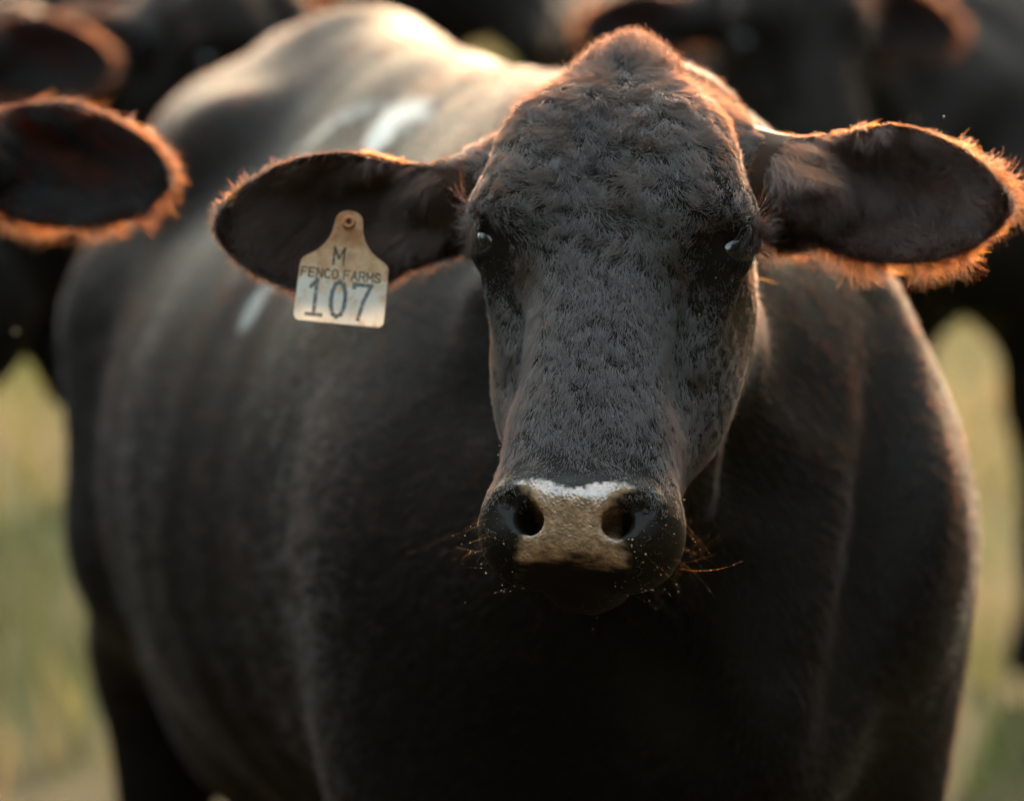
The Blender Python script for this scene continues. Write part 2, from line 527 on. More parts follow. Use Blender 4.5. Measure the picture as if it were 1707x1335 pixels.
l.new(hm.outputs[0], bp.inputs['Height']); l.new(bp.outputs['Normal'], b.inputs['Normal']); l.new(bp.outputs['Normal'], b.inputs['Coat Normal'])
# thin ear skin lets some of the low sun through
trn = n.new('ShaderNodeBsdfTranslucent'); trn.inputs['Color'].default_value = (0.30, 0.12, 0.04, 1)
tmx = n.new('ShaderNodeMixShader')
at_thin = n.new('ShaderNodeAttribute'); at_thin.attribute_name = 'thin'
l.new(at_thin.outputs['Fac'], tmx.inputs['Fac']); l.new(b.outputs['BSDF'], tmx.inputs[1]); l.new(trn.outputs['BSDF'], tmx.inputs[2])
l.new(tmx.outputs[0], n['Material Output'].inputs['Surface'])
M_EYE, n, l, b = new_mat('eye_wet')
b.inputs['Base Color'].default_value = (0.008, 0.006, 0.007, 1); b.inputs['Roughness'].default_value = 0.04
b.inputs['Coat Weight'].default_value = 0.3; b.inputs['Coat Roughness'].default_value = 0.05


def set_attr(o, name, vals):
    a = o.data.attributes.new(name, 'FLOAT', 'POINT')
    a.data.foreach_set('value', np.asarray(vals, dtype=np.float32))


# ------------------------------------------------------------------ hair
def sample_surface(V, F, n, weight, seed):
    """area-weighted random points; weight is per face"""
    r = np.random.default_rng(seed)
    T = np.concatenate([F[:, [0, 1, 2]], F[:, [0, 2, 3]]])
    wt = np.concatenate([weight, weight])
    keep = wt > 1e-4
    T = T[keep]; wt = wt[keep]
    a, b_, c = V[T[:, 0]], V[T[:, 1]], V[T[:, 2]]
    nr = np.cross(b_ - a, c - a)
    ar = np.linalg.norm(nr, axis=1)
    pr = ar * wt
    cs = np.cumsum(pr.astype(np.float64))
    i = np.searchsorted(cs, r.random(n) * cs[-1])
    i = np.clip(i, 0, len(T) - 1)
    x, y = r.random(n), r.random(n)
    f = x + y > 1
    x[f] = 1 - x[f]; y[f] = 1 - y[f]
    p = a[i] + (b_[i] - a[i]) * x[:, None] + (c[i] - a[i]) * y[:, None]
    return p.astype(np.float32), T[i]


def vert_normals(V, F):
    n = np.zeros_like(V)
    fn_ = np.cross(V[F[:, 2]] - V[F[:, 0]], V[F[:, 3]] - V[F[:, 1]])
    for k in range(4): np.add.at(n, F[:, k], fn_)
    return n / (np.linalg.norm(n, axis=1)[:, None] + 1e-12)


def norm(a): return a / (np.linalg.norm(a, axis=1)[:, None] + 1e-9)


def make_strands(name, parent, mat, P, N, D, L, lift, radius, seed, npt=6, droop=0.0, curl=0.0, per_clump=1, spread=0.0, gather=0.6, sink=0.0008, tip=0.25):
    """P roots (or clump centres), N normals, D flow directions, L lengths, lift in radians"""
    r = np.random.default_rng(seed)
    N = norm(N); D = D - N * (D * N).sum(1)[:, None]; D = norm(D)
    S = np.cross(N, D)
    m = len(P)
    L = np.broadcast_to(L, (m,)).astype(np.float32); lift = np.broadcast_to(lift, (m,)).astype(np.float32)
    if per_clump > 1:
        rep = lambda a: np.repeat(a, per_clump, axis=0)
        ox = r.normal(size=m * per_clump).astype(np.float32) * spread; oy = r.normal(size=m * per_clump).astype(np.float32) * spread
        Lc = rep(L)
        P, N, D, S, L, lift = rep(P), rep(N), rep(D), rep(S), rep(L), rep(lift)
        off = D * ox[:, None] + S * oy[:, None]
        L = L * r.uniform(0.72, 1.12, len(P)).astype(np.float32)
    else:
        off = np.zeros_like(P); L = L * r.uniform(0.6, 1.15, m).astype(np.float32)
    m = len(P)
    jit = r.normal(size=(m, 3)).astype(np.float32) * 0.12
    lift = lift * r.uniform(0.75, 1.25, m).astype(np.float32)
    base = D * np.cos(lift)[:, None] + N * np.sin(lift)[:, None] + jit
    base = norm(base)
    cs = r.normal(size=m).astype(np.float32) * curl
    pts = np.empty((m, npt, 3), dtype=np.float32)
    pos = P + off - N * sink
    step = (L / (npt - 1))[:, None]
    dirv = base.copy()
    pts[:, 0] = pos
    for k in range(1, npt):
        t = k / (npt - 1)
        dirv = dirv - N * (lift * 0.9 / npt)[:, None] + S * (cs / npt)[:, None]
        dirv[:, 2] -= droop / npt
        dirv = norm(dirv)
        pos = pos + dirv * step
        pts[:, k] = pos - off * (gather * t * t)
    cu = bpy.data.hair_curves.new(name)
    cu.add_curves([npt] * m)
    cu.attributes['position'].data.foreach_set('vector', pts.ravel())
    ra = cu.attributes.new('radius', 'FLOAT', 'POINT')
    prof = np.linspace(1, tip, npt, dtype=np.float32)
    rr = (np.broadcast_to(radius, (m,)).astype(np.float32) * r.uniform(0.75, 1.25, m).astype(np.float32))[:, None] * prof[None]
    ra.data.foreach_set('value', rr.ravel())
    cu.materials.append(mat)
    o = bpy.data.objects.new(name, cu)
    COL.objects.link(o)
    o['kind'] = 'stuff'
    o.parent = parent
    return o, pts


def sstep(a, b_, x):
    t = np.clip((x - a) / (b_ - a), 0, 1)
    return t * t * (3 - 2 * t)


def pad_mask(q):
    """bare nose leather in head space"""
    v = q[:, 0]; u = q[:, 1]; w = q[:, 2]
    av = np.abs(v)
    top = 0.2115 + 0.010 * np.exp(-(v / 0.018) ** 2) + 0.0012 * np.sin(v * 900) + 0.001 * np.sin(v * 2300 + 1)
    hw = np.interp(u, [0.200, 0.214, 0.226, 0.249, 0.259, 0.275], [0.050, 0.047, 0.032, 0.030, 0.041, 0.043])
    wob = 0.0016 * np.sin(u * 900 + 2 * np.sign(v)) + 0.0012 * np.sin(u * 2100 + w * 1500) + 0.001 * np.sin(v * 1900 + u * 700)
    m = sstep(-0.0012, 0.0012, u - top) * sstep(-0.0055, 0.0045, hw + wob - av) * sstep(-0.004, 0.004, 0.2690 + 1.6 * v * v + wob - u) * (w > -0.05)
    return m

# ------------------------------------------------------------------ the tagged black cow in front
H = head_frame((0.072, -0.065, 1.085), -9.0, 32.0, 0.8)
B = body_frame((0.120, 0.72, 0.0), (0.258, -0.966))
EARS = [ear_frame(H, 1, (0.096, -0.143, -0.122), (0.96, 0.14, 0.06), (0.0, 0.22, 0.97)),
        ear_frame(H, -1, (0.122, -0.097, -0.122), (0.97, 0.16, 0.13), (-0.05, 0.55, 0.84))]
NB = [np.array([0.115, 0.36, 1.12]), np.array([0.115, 0.40, 0.97]), np.array([0.115, 0.36, 0.80])]
cow_fn = cow_sdf_builder(H, B, EARS, NB)
FINE = 0.0036
V, F = isosurface(cow_fn,
                  lines([(-.78, -.34, .014), (-.34, .48, FINE), (.48, .66, .014)]),
                  lines([(-.30, .16, FINE), (.16, .5, .010), (.5, 2.6, .018)]),
                  lines([(-.02, .70, .018), (.70, 1.33, FINE)]))
cow = mesh_obj('cow', V, F, M_HIDE)
tag(cow, 'black cow facing the camera with a pale numbered tag in one ear', 'cow')
VN = vert_normals(V, F)
q = H.loc(V)
e_in = np.zeros(len(V), dtype=np.float32); thin = np.zeros(len(V), dtype=np.float32)
ear_w = []
for E in EARS:
    qe = E.loc(V)
    m_ = (qe[:, 0] > 0.012) & (qe[:, 0] < EAR_L + .03) & (np.abs(qe[:, 1]) < EAR_H * 1.3) & (np.abs(qe[:, 2]) < 0.06)
    m_ &= ~((np.abs(q[:, 0]) < 0.105) | (q[:, 1] > 0.06))
    ear_w.append(m_)
    thin = np.maximum(thin, 0.22 * m_ * sstep(0.05, 0.09, qe[:, 0]))
    e_in = np.maximum(e_in, (m_ & ((VN @ E.M[2]) > 0.1)).astype(np.float32))
pm = pad_mask(q)
bl = B.loc(V)
# dried stain on the rump
st = sstep(1.0, 0.45, np.sqrt(((bl[:, 0] + 0.60 - 1.4 * (bl[:, 1] + 0.16)) / 0.26) ** 2 + ((bl[:, 1] + 0.14) / 0.06) ** 2)) * (bl[:, 2] > 0.95)
st = st * sstep(-0.45, 0.30, wave_noise(bl * np.float32([1, 2.2, 1]), 5.0, 17, 3))
st = np.maximum(st, 0.6 * sstep(1.0, 0.5, np.sqrt(((bl[:, 0] + 0.46) / 0.03) ** 2 + ((bl[:, 2] - 0.918) / 0.035) ** 2)) * (bl[:, 1] < 0))
set_attr(cow, 'pad', pm); set_attr(cow, 'inner', e_in); muz = sstep(0.195, 0.215, q[:, 1]) * (np.abs(q[:, 0]) < 0.1) * (q[:, 2] > -0.12)
set_attr(cow, 'wet', np.maximum(0.045 * muz, pm * np.maximum(0.38, np.maximum(sstep(0.2345, 0.224, q[:, 1]), 0.8 * np.exp(-(((np.abs(q[:, 0]) - 0.039) / 0.012) ** 2 + ((q[:, 1] - 0.262) / 0.004) ** 2)))))); set_attr(cow, 'stain', st); set_attr(cow, 'thin', thin)

# eyes
for sgn in (1, -1):
    c = H.pt((sgn * 0.0975, -0.029, -0.061))
    bm = bmesh.new(); bmesh.ops.create_uvsphere(bm, u_segments=40, v_segments=24, radius=0.0212)
    me = bpy.data.meshes.new('eye'); bm.to_mesh(me); bm.free()
    me.polygons.foreach_set('use_smooth', np.ones(len(me.polygons), dtype=bool)); me.materials.append(M_EYE)
    o = bpy.data.objects.new('eye', me); COL.objects.link(o); o.location = c; o.parent = cow

# ---- face coat
FC = V[F].mean(1)
FNr = VN[F].mean(1)
fq = H.loc(FC)
is_ear = (ear_w[0] | ear_w[1])[F].any(1)
fpad = pad_mask(fq)
hd = head_sdf(FC, H)
on_head = (np.abs(hd) < 0.004) & ~is_ear
av = np.abs(fq[:, 0])
nostril = (((av - 0.041) / 0.013) ** 2 + ((fq[:, 1] - 0.243) / 0.014) ** 2 < 1) & (fq[:, 2] > -0.05)
eye_bare = (((fq[:, 1] + 0.027) / 0.0150) ** 2 + ((fq[:, 2] + 0.050) / 0.025) ** 2 < 1) & (av > 0.085)
rhin = sstep(0.235, 0.200, fq[:, 1] - 0.10 * np.clip(av - 0.035, 0, 1))
w_face = on_head * (fpad < 0.2) * ~nostril * ~eye_bare * (0.30 + 0.70 * rhin) * (1.0 + 0.5 * sstep(-0.03, 0.02, fq[:, 1]) * rhin)
w_face = w_face * (fq[:, 2] > -0.16)
mouth_in = (fq[:, 1] > 0.270) & (fq[:, 2] > -0.075) & (av < 0.045)
w_face = w_face * ~mouth_in


def face_flow(p):
    """direction, length, lift for roots on the head (head space in, world directions out)"""
    z = H.loc(p)
    v, u, w = z[:, 0], z[:, 1], z[:, 2]
    dv = v * 1.0; du = (u + 0.185)
    low = sstep(-0.10, 0.08, u)
    dv = dv * (1.0 - 0.75 * low)
    ang = np.arctan2(dv, du)
    amp = 1.25 * (1 - sstep(-0.06, 0.04, u)) * sstep(-0.22, -0.14, u) + 0.30
    ang = ang + amp * wave_noise(z, 22, 3, 2) + 0.30 * wave_noise(z, 70, 5, 2)
    d = H.vec(np.stack([np.sin(ang), np.cos(ang), -0.15 * np.ones_like(ang)], 1))
    L = np.interp(u, [-0.25, -0.16, -0.10, -0.02, 0.06, 0.17, 0.205, 0.24, 0.29], [0.018, 0.016, 0.013, 0.0115, 0.0115, 0.0100, 0.0055, 0.0032, 0.0035])
    lift = np.interp(u, [-0.25, -0.17, -0.12, 0.0, 0.2, 0.3], [0.70, 0.55, 0.26, 0.16, 0.13, 0.15])
    L = L * (1 - 0.45 * sstep(0.065, 0.10, np.abs(v)))
    L = L * (1 - 0.55 * np.exp(-(((np.abs(v) - 0.088) / 0.028) ** 2 + ((u + 0.006) / 0.030) ** 2)))
    L = L * (1 + 0.3 * wave_noise(z, 60, 9, 2))
    return d, L, lift


nc = 36000
P0, T0 = sample_surface(V, F, nc, w_face.astype(np.float32), 21)
N0 = VN[T0].mean(1)
d0, L0, lf0 = face_flow(P0)
make_strands('face_hair', cow, M_FACE, P0, N0, d0, L0, lf0, 0.00021, 31, npt=6, curl=0.4, per_clump=9, spread=0.0023, gather=0.40)

# ---- tuft on the poll
w_poll = on_head * sstep(-0.172, -0.195, fq[:, 1]) * (av < 0.05)
P0, T0 = sample_surface(V, F, 700, w_poll.astype(np.float32), 22)
z0 = H.loc(P0)
d0 = H.vec(np.stack([z0[:, 0] * 9, -0.6 + 0 * z0[:, 0], 0.5 + 0 * z0[:, 0]], 1))
make_strands('poll_tuft', cow, M_FACE, P0, VN[T0].mean(1), d0, 0.021, 0.95, 0.00022, 32, npt=6, curl=0.9, per_clump=10, spread=0.0028, gather=0.7)

# ---- body coat
w_body = (~on_head & ~is_ear).astype(np.float32)
w_body *= np.where(bl[F].mean(1)[:, 0] > -0.1, 1.0, 0.6) * np.where(np.linalg.norm(fq, axis=1) < 0.42, 3.5, 1.0) * (FC[:, 2] > 0.30) * (1 - st[F].mean(1))
P0, T0 = sample_surface(V, F, 42000, w_body, 23)
z0 = B.loc(P0)
N0 = VN[T0].mean(1)
dirb = B.vec(np.stack([-1.0 + 0 * z0[:, 0], 0.35 * wave_noise(z0, 3, 41, 2), -0.45 + 0.5 * wave_noise(z0, 2.5, 42, 2)], 1))
make_strands('body_coat', cow, M_COAT, P0, N0, dirb, 0.016, 0.10, 0.00032, 33, npt=4, curl=0.15, per_clump=8, spread=0.0060, gather=0.2)

# ---- ears
for k, E in enumerate(EARS):
    m_ = ear_w[k][F].all(1)
    qe = E.loc(FC)
    e, s, nn = qe[:, 0], qe[:, 1], qe[:, 2]
    ec, a = 0.122, 0.110
    rho = np.sqrt(((e - ec) / a) ** 2 + (s / EAR_H) ** 2)
    inside = (FNr @ E.M[2]) > 0.15
    # fringe round the rim
    wf = (m_ & (rho > 0.86) & (e > 0.03)).astype(np.float32)
    P0, T0 = sample_surface(V, F, 2000, wf, 50 + k)
    z = E.loc(P0); N0 = VN[T0].mean(1)
    th = np.arctan2(z[:, 1] / EAR_H, (z[:, 0] - ec) / a)
    rad = np.stack([np.cos(th) / a, np.sin(th) / EAR_H], 1); rad /= np.linalg.norm(rad, axis=1)[:, None]
    lower = np.clip(-np.sin(th) + 0.35, 0, 1); tipw = np.clip(np.cos(th), 0, 1)
    L0 = (0.006 + 0.026 * np.maximum(lower, 0.75 * tipw)) * (0.85 + 0.6 * wave_noise(z, 30, 61, 2))
    if k: L0 = L0 * 0.62
    d0 = E.vec(np.stack([rad[:, 0] + 0.45, rad[:, 1], 0.15 + 0 * th], 1))
    make_strands('ear_fringe', cow, M_COAT if k else M_EARHAIR, P0, d0 * 0.6 + N0 * 0.4, d0, L0, 0.40, 0.00017, 60 + k, npt=6, curl=0.7, per_clump=6, spread=0.0026, gather=0.6, droop=0.15)  # tagged ear gets darker coat hair, standing in for its shaded fringe
    # long hair inside
    wi = (m_ & inside & (rho < 0.86)).astype(np.float32) * (0.35 + 0.65 * sstep(-0.02, 0.03, s) + 0.9 * sstep(0.10, 0.03, e))
    P0, T0 = sample_surface(V, F, 2400, wi, 70 + k)
    z = E.loc(P0); N0 = VN[T0].mean(1)
    d0 = E.vec(np.stack([0.75 + 0.3 * wave_noise(z, 18, 90, 2), -0.75 + 0.35 * wave_noise(z, 18, 91, 2), 0 * z[:, 0]], 1))
    make_strands('inner_ear_hair', cow, M_INNER, P0, N0, d0, 0.036 * (1 + 0.4 * wave_noise(z, 25, 93, 2)) * (1.0 - 0.75 * (((z[:, 0] - ec) / a) ** 2 * (z[:, 0] > ec) + (z[:, 1] / EAR_H) ** 2)), 0.30, 0.00026, 80 + k, npt=7, curl=0.6, per_clump=9, spread=0.0026, gather=0.92, droop=0.1)
    # short hair on the back
    wb_ = (m_ & ~inside).astype(np.float32)
    P0, T0 = sample_surface(V, F, 2000, wb_, 90 + k)
    z = E.loc(P0); N0 = VN[T0].mean(1)
    d0 = E.vec(np.stack([1 + 0 * z[:, 0], 0.2 * np.sign(z[:, 1]), 0 * z[:, 0]], 1))
    make_strands('ear_back_hair', cow, M_COAT, P0, N0, d0, 0.007, 0.2, 0.00022, 95 + k, npt=5, per_clump=7, spread=0.003, gather=0.4)

# ---- whiskers with droplets, lashes, chaff caught in the coat
rw = np.random.default_rng(5)
wq = on_head * ((fq[:, 1] > 0.215) & (fpad < 0.1)) * np.where(fq[:, 1] > 0.256, 1.7, 1.0) * (av > 0.012) * (fq[:, 2] > -0.080) * ~nostril
P0, T0 = sample_surface(V, F, 66, wq.astype(np.float32), 121)
z = H.loc(P0); N0 = VN[T0].mean(1)
low = sstep(0.245, 0.275, z[:, 1])
d0 = H.vec(np.stack([z[:, 0] * 14, 0.25 + 0.9 * low, -0.1 + 0 * low], 1)) + N0 * 0.4
Lw = rw.uniform(0.024, 0.066, len(P0)) * np.where(low > 0.5, 0.85, 1.15)
_, wp = make_strands('whiskers', cow, M_WHISKER, P0, N0, d0, Lw, 0.55, 0.000045, 122, npt=8, curl=0.5, droop=0.25, tip=0.3)
M_DROP, n, l, b = new_mat('droplet')
b.inputs['Base Color'].default_value = (0.62, 0.50, 0.34, 1); b.inputs['Roughness'].default_value = 0.12
tv, tf = [], []
ico = [(1, 0, 0), (-1, 0, 0), (0, 1, 0), (0, -1, 0), (0, 0, 1), (0, 0, -1)]
icf = [(0, 2, 4), (2, 1, 4), (1, 3, 4), (3, 0, 4), (2, 0, 5), (1, 2, 5), (3, 1, 5), (0, 3, 5)]


def add_blob(c, r_, sq=(1, 1, 1)):
    k = len(tv)
    for p in ico: tv.append((c[0] + p[0] * r_ * sq[0], c[1] + p[1] * r_ * sq[1], c[2] + p[2] * r_ * sq[2]))
    for f in icf: tf.append(tuple(i + k for i in f))


for i in range(len(wp)):
    if low[i] < 0.4 and rw.random() < 0.8: continue
    for _ in range(rw.integers(0, 4)):
        t = rw.uniform(0.25, 1.0) * 7; a_ = int(t); c = wp[i, a_] if a_ >= 7 else wp[i, a_] * (1 - t + a_) + wp[i, a_ + 1] * (t - a_)
        add_blob(c, rw.uniform(0.0003, 0.00065))
dr = mesh_obj('droplets', tv, tf, M_DROP, cow); tag(dr, kind='stuff')

# lashes and long brow hairs
for sgn in (1, -1):
    m_ = on_head & (((fq[:, 1] + 0.048) / 0.012) ** 2 + ((fq[:, 2] + 0.056) / 0.024) ** 2 < 1) & (fq[:, 0] * sgn > 0.08)
    P0, T0 = sample_surface(V, F, 46, m_.astype(np.float32), 130 + sgn)
    N0 = VN[T0].mean(1)
    d0 = H.vec(np.tile(np.float32([[sgn * 1.0, 0.28, 0.25]]), (len(P0), 1)))
    make_strands('eyelashes', cow, M_COAT, P0, d0, d0 + N0 * 0.2, 0.030, 0.5, 0.00020, 132 + sgn, npt=6, per_clump=5, spread=0.002, gather=0.2, curl=0.3, droop=0.2)
    m_ = on_head & (np.abs(fq[:, 1] + 0.075) < 0.03) & (fq[:, 0] * sgn > 0.095)
    P0, T0 = sample_surface(V, F, 16, m_.astype(np.float32), 140 + sgn)
    d0 = H.vec(np.tile(np.float32([[sgn * 1.0, -0.15, 0.3]]), (len(P0), 1)))
    make_strands('brow_whiskers', cow, M_WHISKER, P0, d0, d0 + VN[T0].mean(1) * 0.4, 0.038, 0.4, 0.00005, 142 + sgn, npt=6, curl=0.3)

M_CHAFF, n, l, b = new_mat('chaff')
b.inputs['Base Color'].default_value = (0.42, 0.31, 0.17, 1); b.inputs['Roughness'].default_value = 0.7
tv, tf = [], []
wch = w_face * (0.5 + 1.5 * sstep(-0.05, -0.16, fq[:, 1])) * (fq[:, 2] > -0.06)
P0, T0 = sample_surface(V, F, 85, wch.astype(np.float32), 150)
N0 = VN[T0].mean(1); _, L0, lf0 = face_flow(P0)
for i in range(len(P0)):
    c = P0[i] + N0[i] * (L0[i] * 0.42 + 0.001)
    r_ = rw.uniform(0.00035, 0.0008)
    add_blob(c, r_, tuple(rw.uniform(0.6, 1.6, 3)))
wch = on_head * (fq[:, 1] > 0.254) * (av < 0.06) * (av > 0.022) * (fq[:, 2] > -0.07) * (fpad < 0.2)
P0, T0 = sample_surface(V, F, 24, wch.astype(np.float32), 151)
for i in range(len(P0)): add_blob(P0[i] + VN[T0[i]].mean(0) * 0.003, rw.uniform(0.0003, 0.0009), tuple(rw.uniform(0.6, 1.5, 3)))
ch = mesh_obj('chaff', tv, tf, M_CHAFF, cow); tag(ch, kind='stuff')

# ------------------------------------------------------------------ ear tag
TAG_HOLE = (-0.1395, 0.0977, 1.0930)
TAG_RX, TAG_RY, TAG_RZ = R(76), R(5.2), R(-4)
tag_root = bpy.data.objects.new('ear_tag', None); COL.objects.link(tag_root)
tag_root.location = TAG_HOLE
tag_root.rotation_euler = (TAG_RX, TAG_RY, TAG_RZ)
tag(tag_root, 'rust-stained white plastic ear tag printed 107 hanging from the black cow\'s ear', 'ear tag')
M_TAG, n, l, b = new_mat('tag_plastic')
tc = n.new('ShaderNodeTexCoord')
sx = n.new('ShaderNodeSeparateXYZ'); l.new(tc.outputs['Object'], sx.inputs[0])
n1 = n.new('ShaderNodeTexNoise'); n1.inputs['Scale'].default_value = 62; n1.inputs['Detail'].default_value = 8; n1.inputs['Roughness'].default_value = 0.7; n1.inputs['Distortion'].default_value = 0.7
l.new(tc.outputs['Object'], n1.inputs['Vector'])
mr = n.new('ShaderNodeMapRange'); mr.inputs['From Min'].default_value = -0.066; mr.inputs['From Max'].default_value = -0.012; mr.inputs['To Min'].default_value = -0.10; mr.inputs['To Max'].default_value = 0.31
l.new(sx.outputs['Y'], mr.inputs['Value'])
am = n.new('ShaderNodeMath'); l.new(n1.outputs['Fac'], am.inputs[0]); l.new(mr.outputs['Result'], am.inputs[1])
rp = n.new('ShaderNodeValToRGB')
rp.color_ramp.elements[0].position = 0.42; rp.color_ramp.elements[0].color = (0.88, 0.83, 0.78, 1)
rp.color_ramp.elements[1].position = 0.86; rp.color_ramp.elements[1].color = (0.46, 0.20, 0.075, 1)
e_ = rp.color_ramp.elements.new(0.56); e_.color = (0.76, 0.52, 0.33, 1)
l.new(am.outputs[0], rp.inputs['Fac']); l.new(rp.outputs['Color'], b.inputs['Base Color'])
b.inputs['Roughness'].default_value = 0.45
b.inputs['Subsurface Weight'].default_value = 0.0
tr = n.new('ShaderNodeBsdfTranslucent'); l.new(rp.outputs['Color'], tr.inputs['Color'])
ms = n.new('ShaderNodeMixShader'); ms.inputs['Fac'].default_value = 0.38
l.new(b.outputs['BSDF'], ms.inputs[1]); l.new(tr.outputs['BSDF'], ms.inputs[2]); l.new(ms.outputs[0], n['Material Output'].inputs['Surface'])
# outline (mm), from the top round to the right and back
half = []
for k in range(7):
    a_ = R(90 - k * 15); half.append((12.0 * math.cos(a_), 1.0 + 9.5 * math.sin(a_)))
half += [(12.6, -4), (13.6, -9), (15.4, -14), (18.6, -19.5), (23.0, -24.5), (28.5, -28.6), (33.2, -31.4), (36.0, -33.4), (37.6, -35.6), (38.2, -39), (38.6, -60), (38.8, -80)]
for k in range(7):
    a_ = R(-k * 15); half.append((33.3 + 5.5 * math.cos(a_), -82.5 + 5.5 * math.sin(a_)))
out_ = [(x, y) for x, y in half] + [(-x, y) for x, y in reversed(half[1:])]
bm = bmesh.new()
vs = [bm.verts.new((x / 1000, y / 1000, 0.0009)) for x, y in out_]
f0 = bm.faces.new(vs)
if f0.normal.z < 0: f0.normal_flip()
ex = bmesh.ops.extrude_face_region(bm, geom=[f0])
for v_ in ex['geom']:
    if isinstance(v_, bmesh.types.BMVert): v_.co.z = -0.0009
bmesh.ops.recalc_face_normals(bm, faces=bm.faces[:])
bmesh.ops.bevel(bm, geom=[e for e in bm.edges if abs(e.verts[0].co.z - e.verts[1].co.z) < 1e-6], offset=0.0005, segments=2, affect='EDGES')
# a slight warp in the hanging plate
bmesh.ops.triangulate(bm, faces=[f for f in bm.faces if len(f.verts) > 8])
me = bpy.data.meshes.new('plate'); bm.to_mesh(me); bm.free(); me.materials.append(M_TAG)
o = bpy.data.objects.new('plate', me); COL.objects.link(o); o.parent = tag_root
# stud that holds it
M_STUD, n, l, b = new_mat('stud'); b.inputs['Base Color'].default_value = (0.42, 0.16, 0.06, 1); b.inputs['Roughness'].default_value = 0.4
pv, pf = [], []
prof = [(0.0022, 0.0008), (0.0026, 0.0042), (0.0036, 0.0052), (0.0050, 0.0046), (0.0056, 0.0022), (0.0058, 0.0008)]
NS = 28
for i in range(NS):
    a_ = 2 * math.pi * i / NS
    for r_, z_ in prof: pv.append((r_ * math.cos(a_), r_ * math.sin(a_), z_))
for i in range(NS):
    for j in range(len(prof) - 1):
        a0 = i * len(prof) + j; b0 = ((i + 1) % NS) * len(prof) + j
        pf.append((a0, b0, b0 + 1, a0 + 1))
mesh_obj('stud', pv, pf, M_STUD, tag_root)
pv = [(0.0024 * math.cos(2 * math.pi * i / 20), 0.0024 * math.sin(2 * math.pi * i / 20), 0.0014) for i in range(20)]
M_HOLE, n, l, b = new_mat('stud_hole'); b.inputs['Base Color'].default_value = (0.02, 0.015, 0.012, 1)
mesh_obj('stud_hole', pv, [tuple(range(20))], M_HOLE, tag_root)

GLY = {'M': [[(0, 0), (0, 1), (.5, .35), (1, 1), (1, 0)]], 'F': [[(0, 0), (0, 1), (.9, 1)], [(0, .52), (.7, .52)]],
       'E': [[(.9, 0), (0, 0), (0, 1), (.9, 1)], [(0, .52), (.7, .52)]], 'N': [[(0, 0), (0, 1), (.95, 0), (.95, 1)]],
       'C': [[(.92, .82), (.7, .98), (.3, .98), (.05, .75), (.05, .25), (.3, .02), (.7, .02), (.92, .18)]],
       'O': [[(.5, 1), (.2, .9), (.03, .65), (.03, .35), (.2, .1), (.5, 0), (.8, .1), (.97, .35), (.97, .65), (.8, .9), (.5, 1)]],
       'A': [[(0, 0), (.5, 1), (1, 0)], [(.2, .36), (.8, .36)]],
       'R': [[(0, 0), (0, 1), (.7, 1), (.92, .85), (.92, .65), (.7, .5), (0, .5)], [(.5, .5), (.95, 0)]],
       'S': [[(.92, .84), (.68, .98), (.3, .98), (.08, .82), (.12, .62), (.5, .5), (.86, .38), (.92, .18), (.7, .02), (.3, .02), (.06, .17)]],
       '1': [[(.12, .80), (.5, 1), (.5, .03)], [(.0, .02), (1, .02)]],
       '0': [[(.5, 1), (.24, .93), (.07, .70), (.04, .5), (.07, .30), (.24, .07), (.5, 0), (.76, .07), (.93, .30), (.96, .5), (.93, .70), (.76, .93), (.5, 1)]],
       '7': [[(0, .88), (0, .97), (1, .97), (.62, .5), (.42, 0)]]}


def lettering(name, text, x0, y0, w_, h_, gap, stroke, mat, z_=0.00105):
    pv, pf = [], []
    x = x0
    for chh in text:
        if chh == ' ':
            x += w_ * 0.7; continue
        for pl in GLY[chh]:
            for i in range(len(pl) - 1):
                a_ = Vector((x + pl[i][0] * w_, y0 + pl[i][1] * h_)); b_ = Vector((x + pl[i + 1][0] * w_, y0 + pl[i + 1][1] * h_))
                d = (b_ - a_).normalized(); nrm = Vector((-d.y, d.x)) * stroke * 0.5
                a_ = a_ - d * stroke * 0.45; b_ = b_ + d * stroke * 0.45
                k = len(pv)
                zz = z_ + 0.000012 * (len(pf) % 7)
                for p in (a_ - nrm, b_ - nrm, b_ + nrm, a_ + nrm): pv.append((p.x / 1000, p.y / 1000, zz))
                pf.append((k, k + 1, k + 2, k + 3))
        x += w_ + gap
    return mesh_obj(name, pv, pf, mat, tag_root, smooth=False)


def ink(name, col, fade, sc):
    m, n, l, b = new_mat(name)
    b.inputs['Base Color'].default_value = (*col, 1); b.inputs['Roughness'].default_value = 0.6
    tc = n.new('ShaderNodeTexCoord'); nz = n.new('ShaderNodeTexNoise'); nz.inputs['Scale'].default_value = sc; nz.inputs['Detail'].default_value = 5
    l.new(tc.outputs['Object'], nz.inputs['Vector'])
    rr = n.new('ShaderNodeMapRange'); rr.inputs['From Min'].default_value = 0.40; rr.inputs['From Max'].default_value = 0.64
    rr.inputs['To Min'].default_value = 1.0; rr.inputs['To Max'].default_value = fade
    l.new(nz.outputs['Fac'], rr.inputs['Value']); l.new(rr.outputs['Result'], b.inputs['Alpha'])
    return m


INK_D = ink('ink_dark', (0.035, 0.030, 0.026), 0.55, 300)
INK_B = ink('ink_brown', (0.075, 0.05, 0.033), 0.6, 420)
INK_G = ink('ink_grey', (0.13, 0.14, 0.145), 0.50, 260)
lettering('letter_mark', 'M', -9.6, -37.0, 8.6, 14.5, 0, 1.9, INK_D)
lettering('farm_name', 'FENCO FARMS', -36.0, -49.5, 4.9, 7.6, 1.75, 1.3, INK_B)
lettering('number', '1', -28.0, -82.5, 12.5, 30.5, 0, 3.4, INK_G)
lettering('number', '0', -8.6, -82.0, 13.0, 30.0, 0, 3.6, INK_G)
lettering('number', '7', 10.5, -82.5, 14.5, 30.5, 0, 3.4, INK_G)

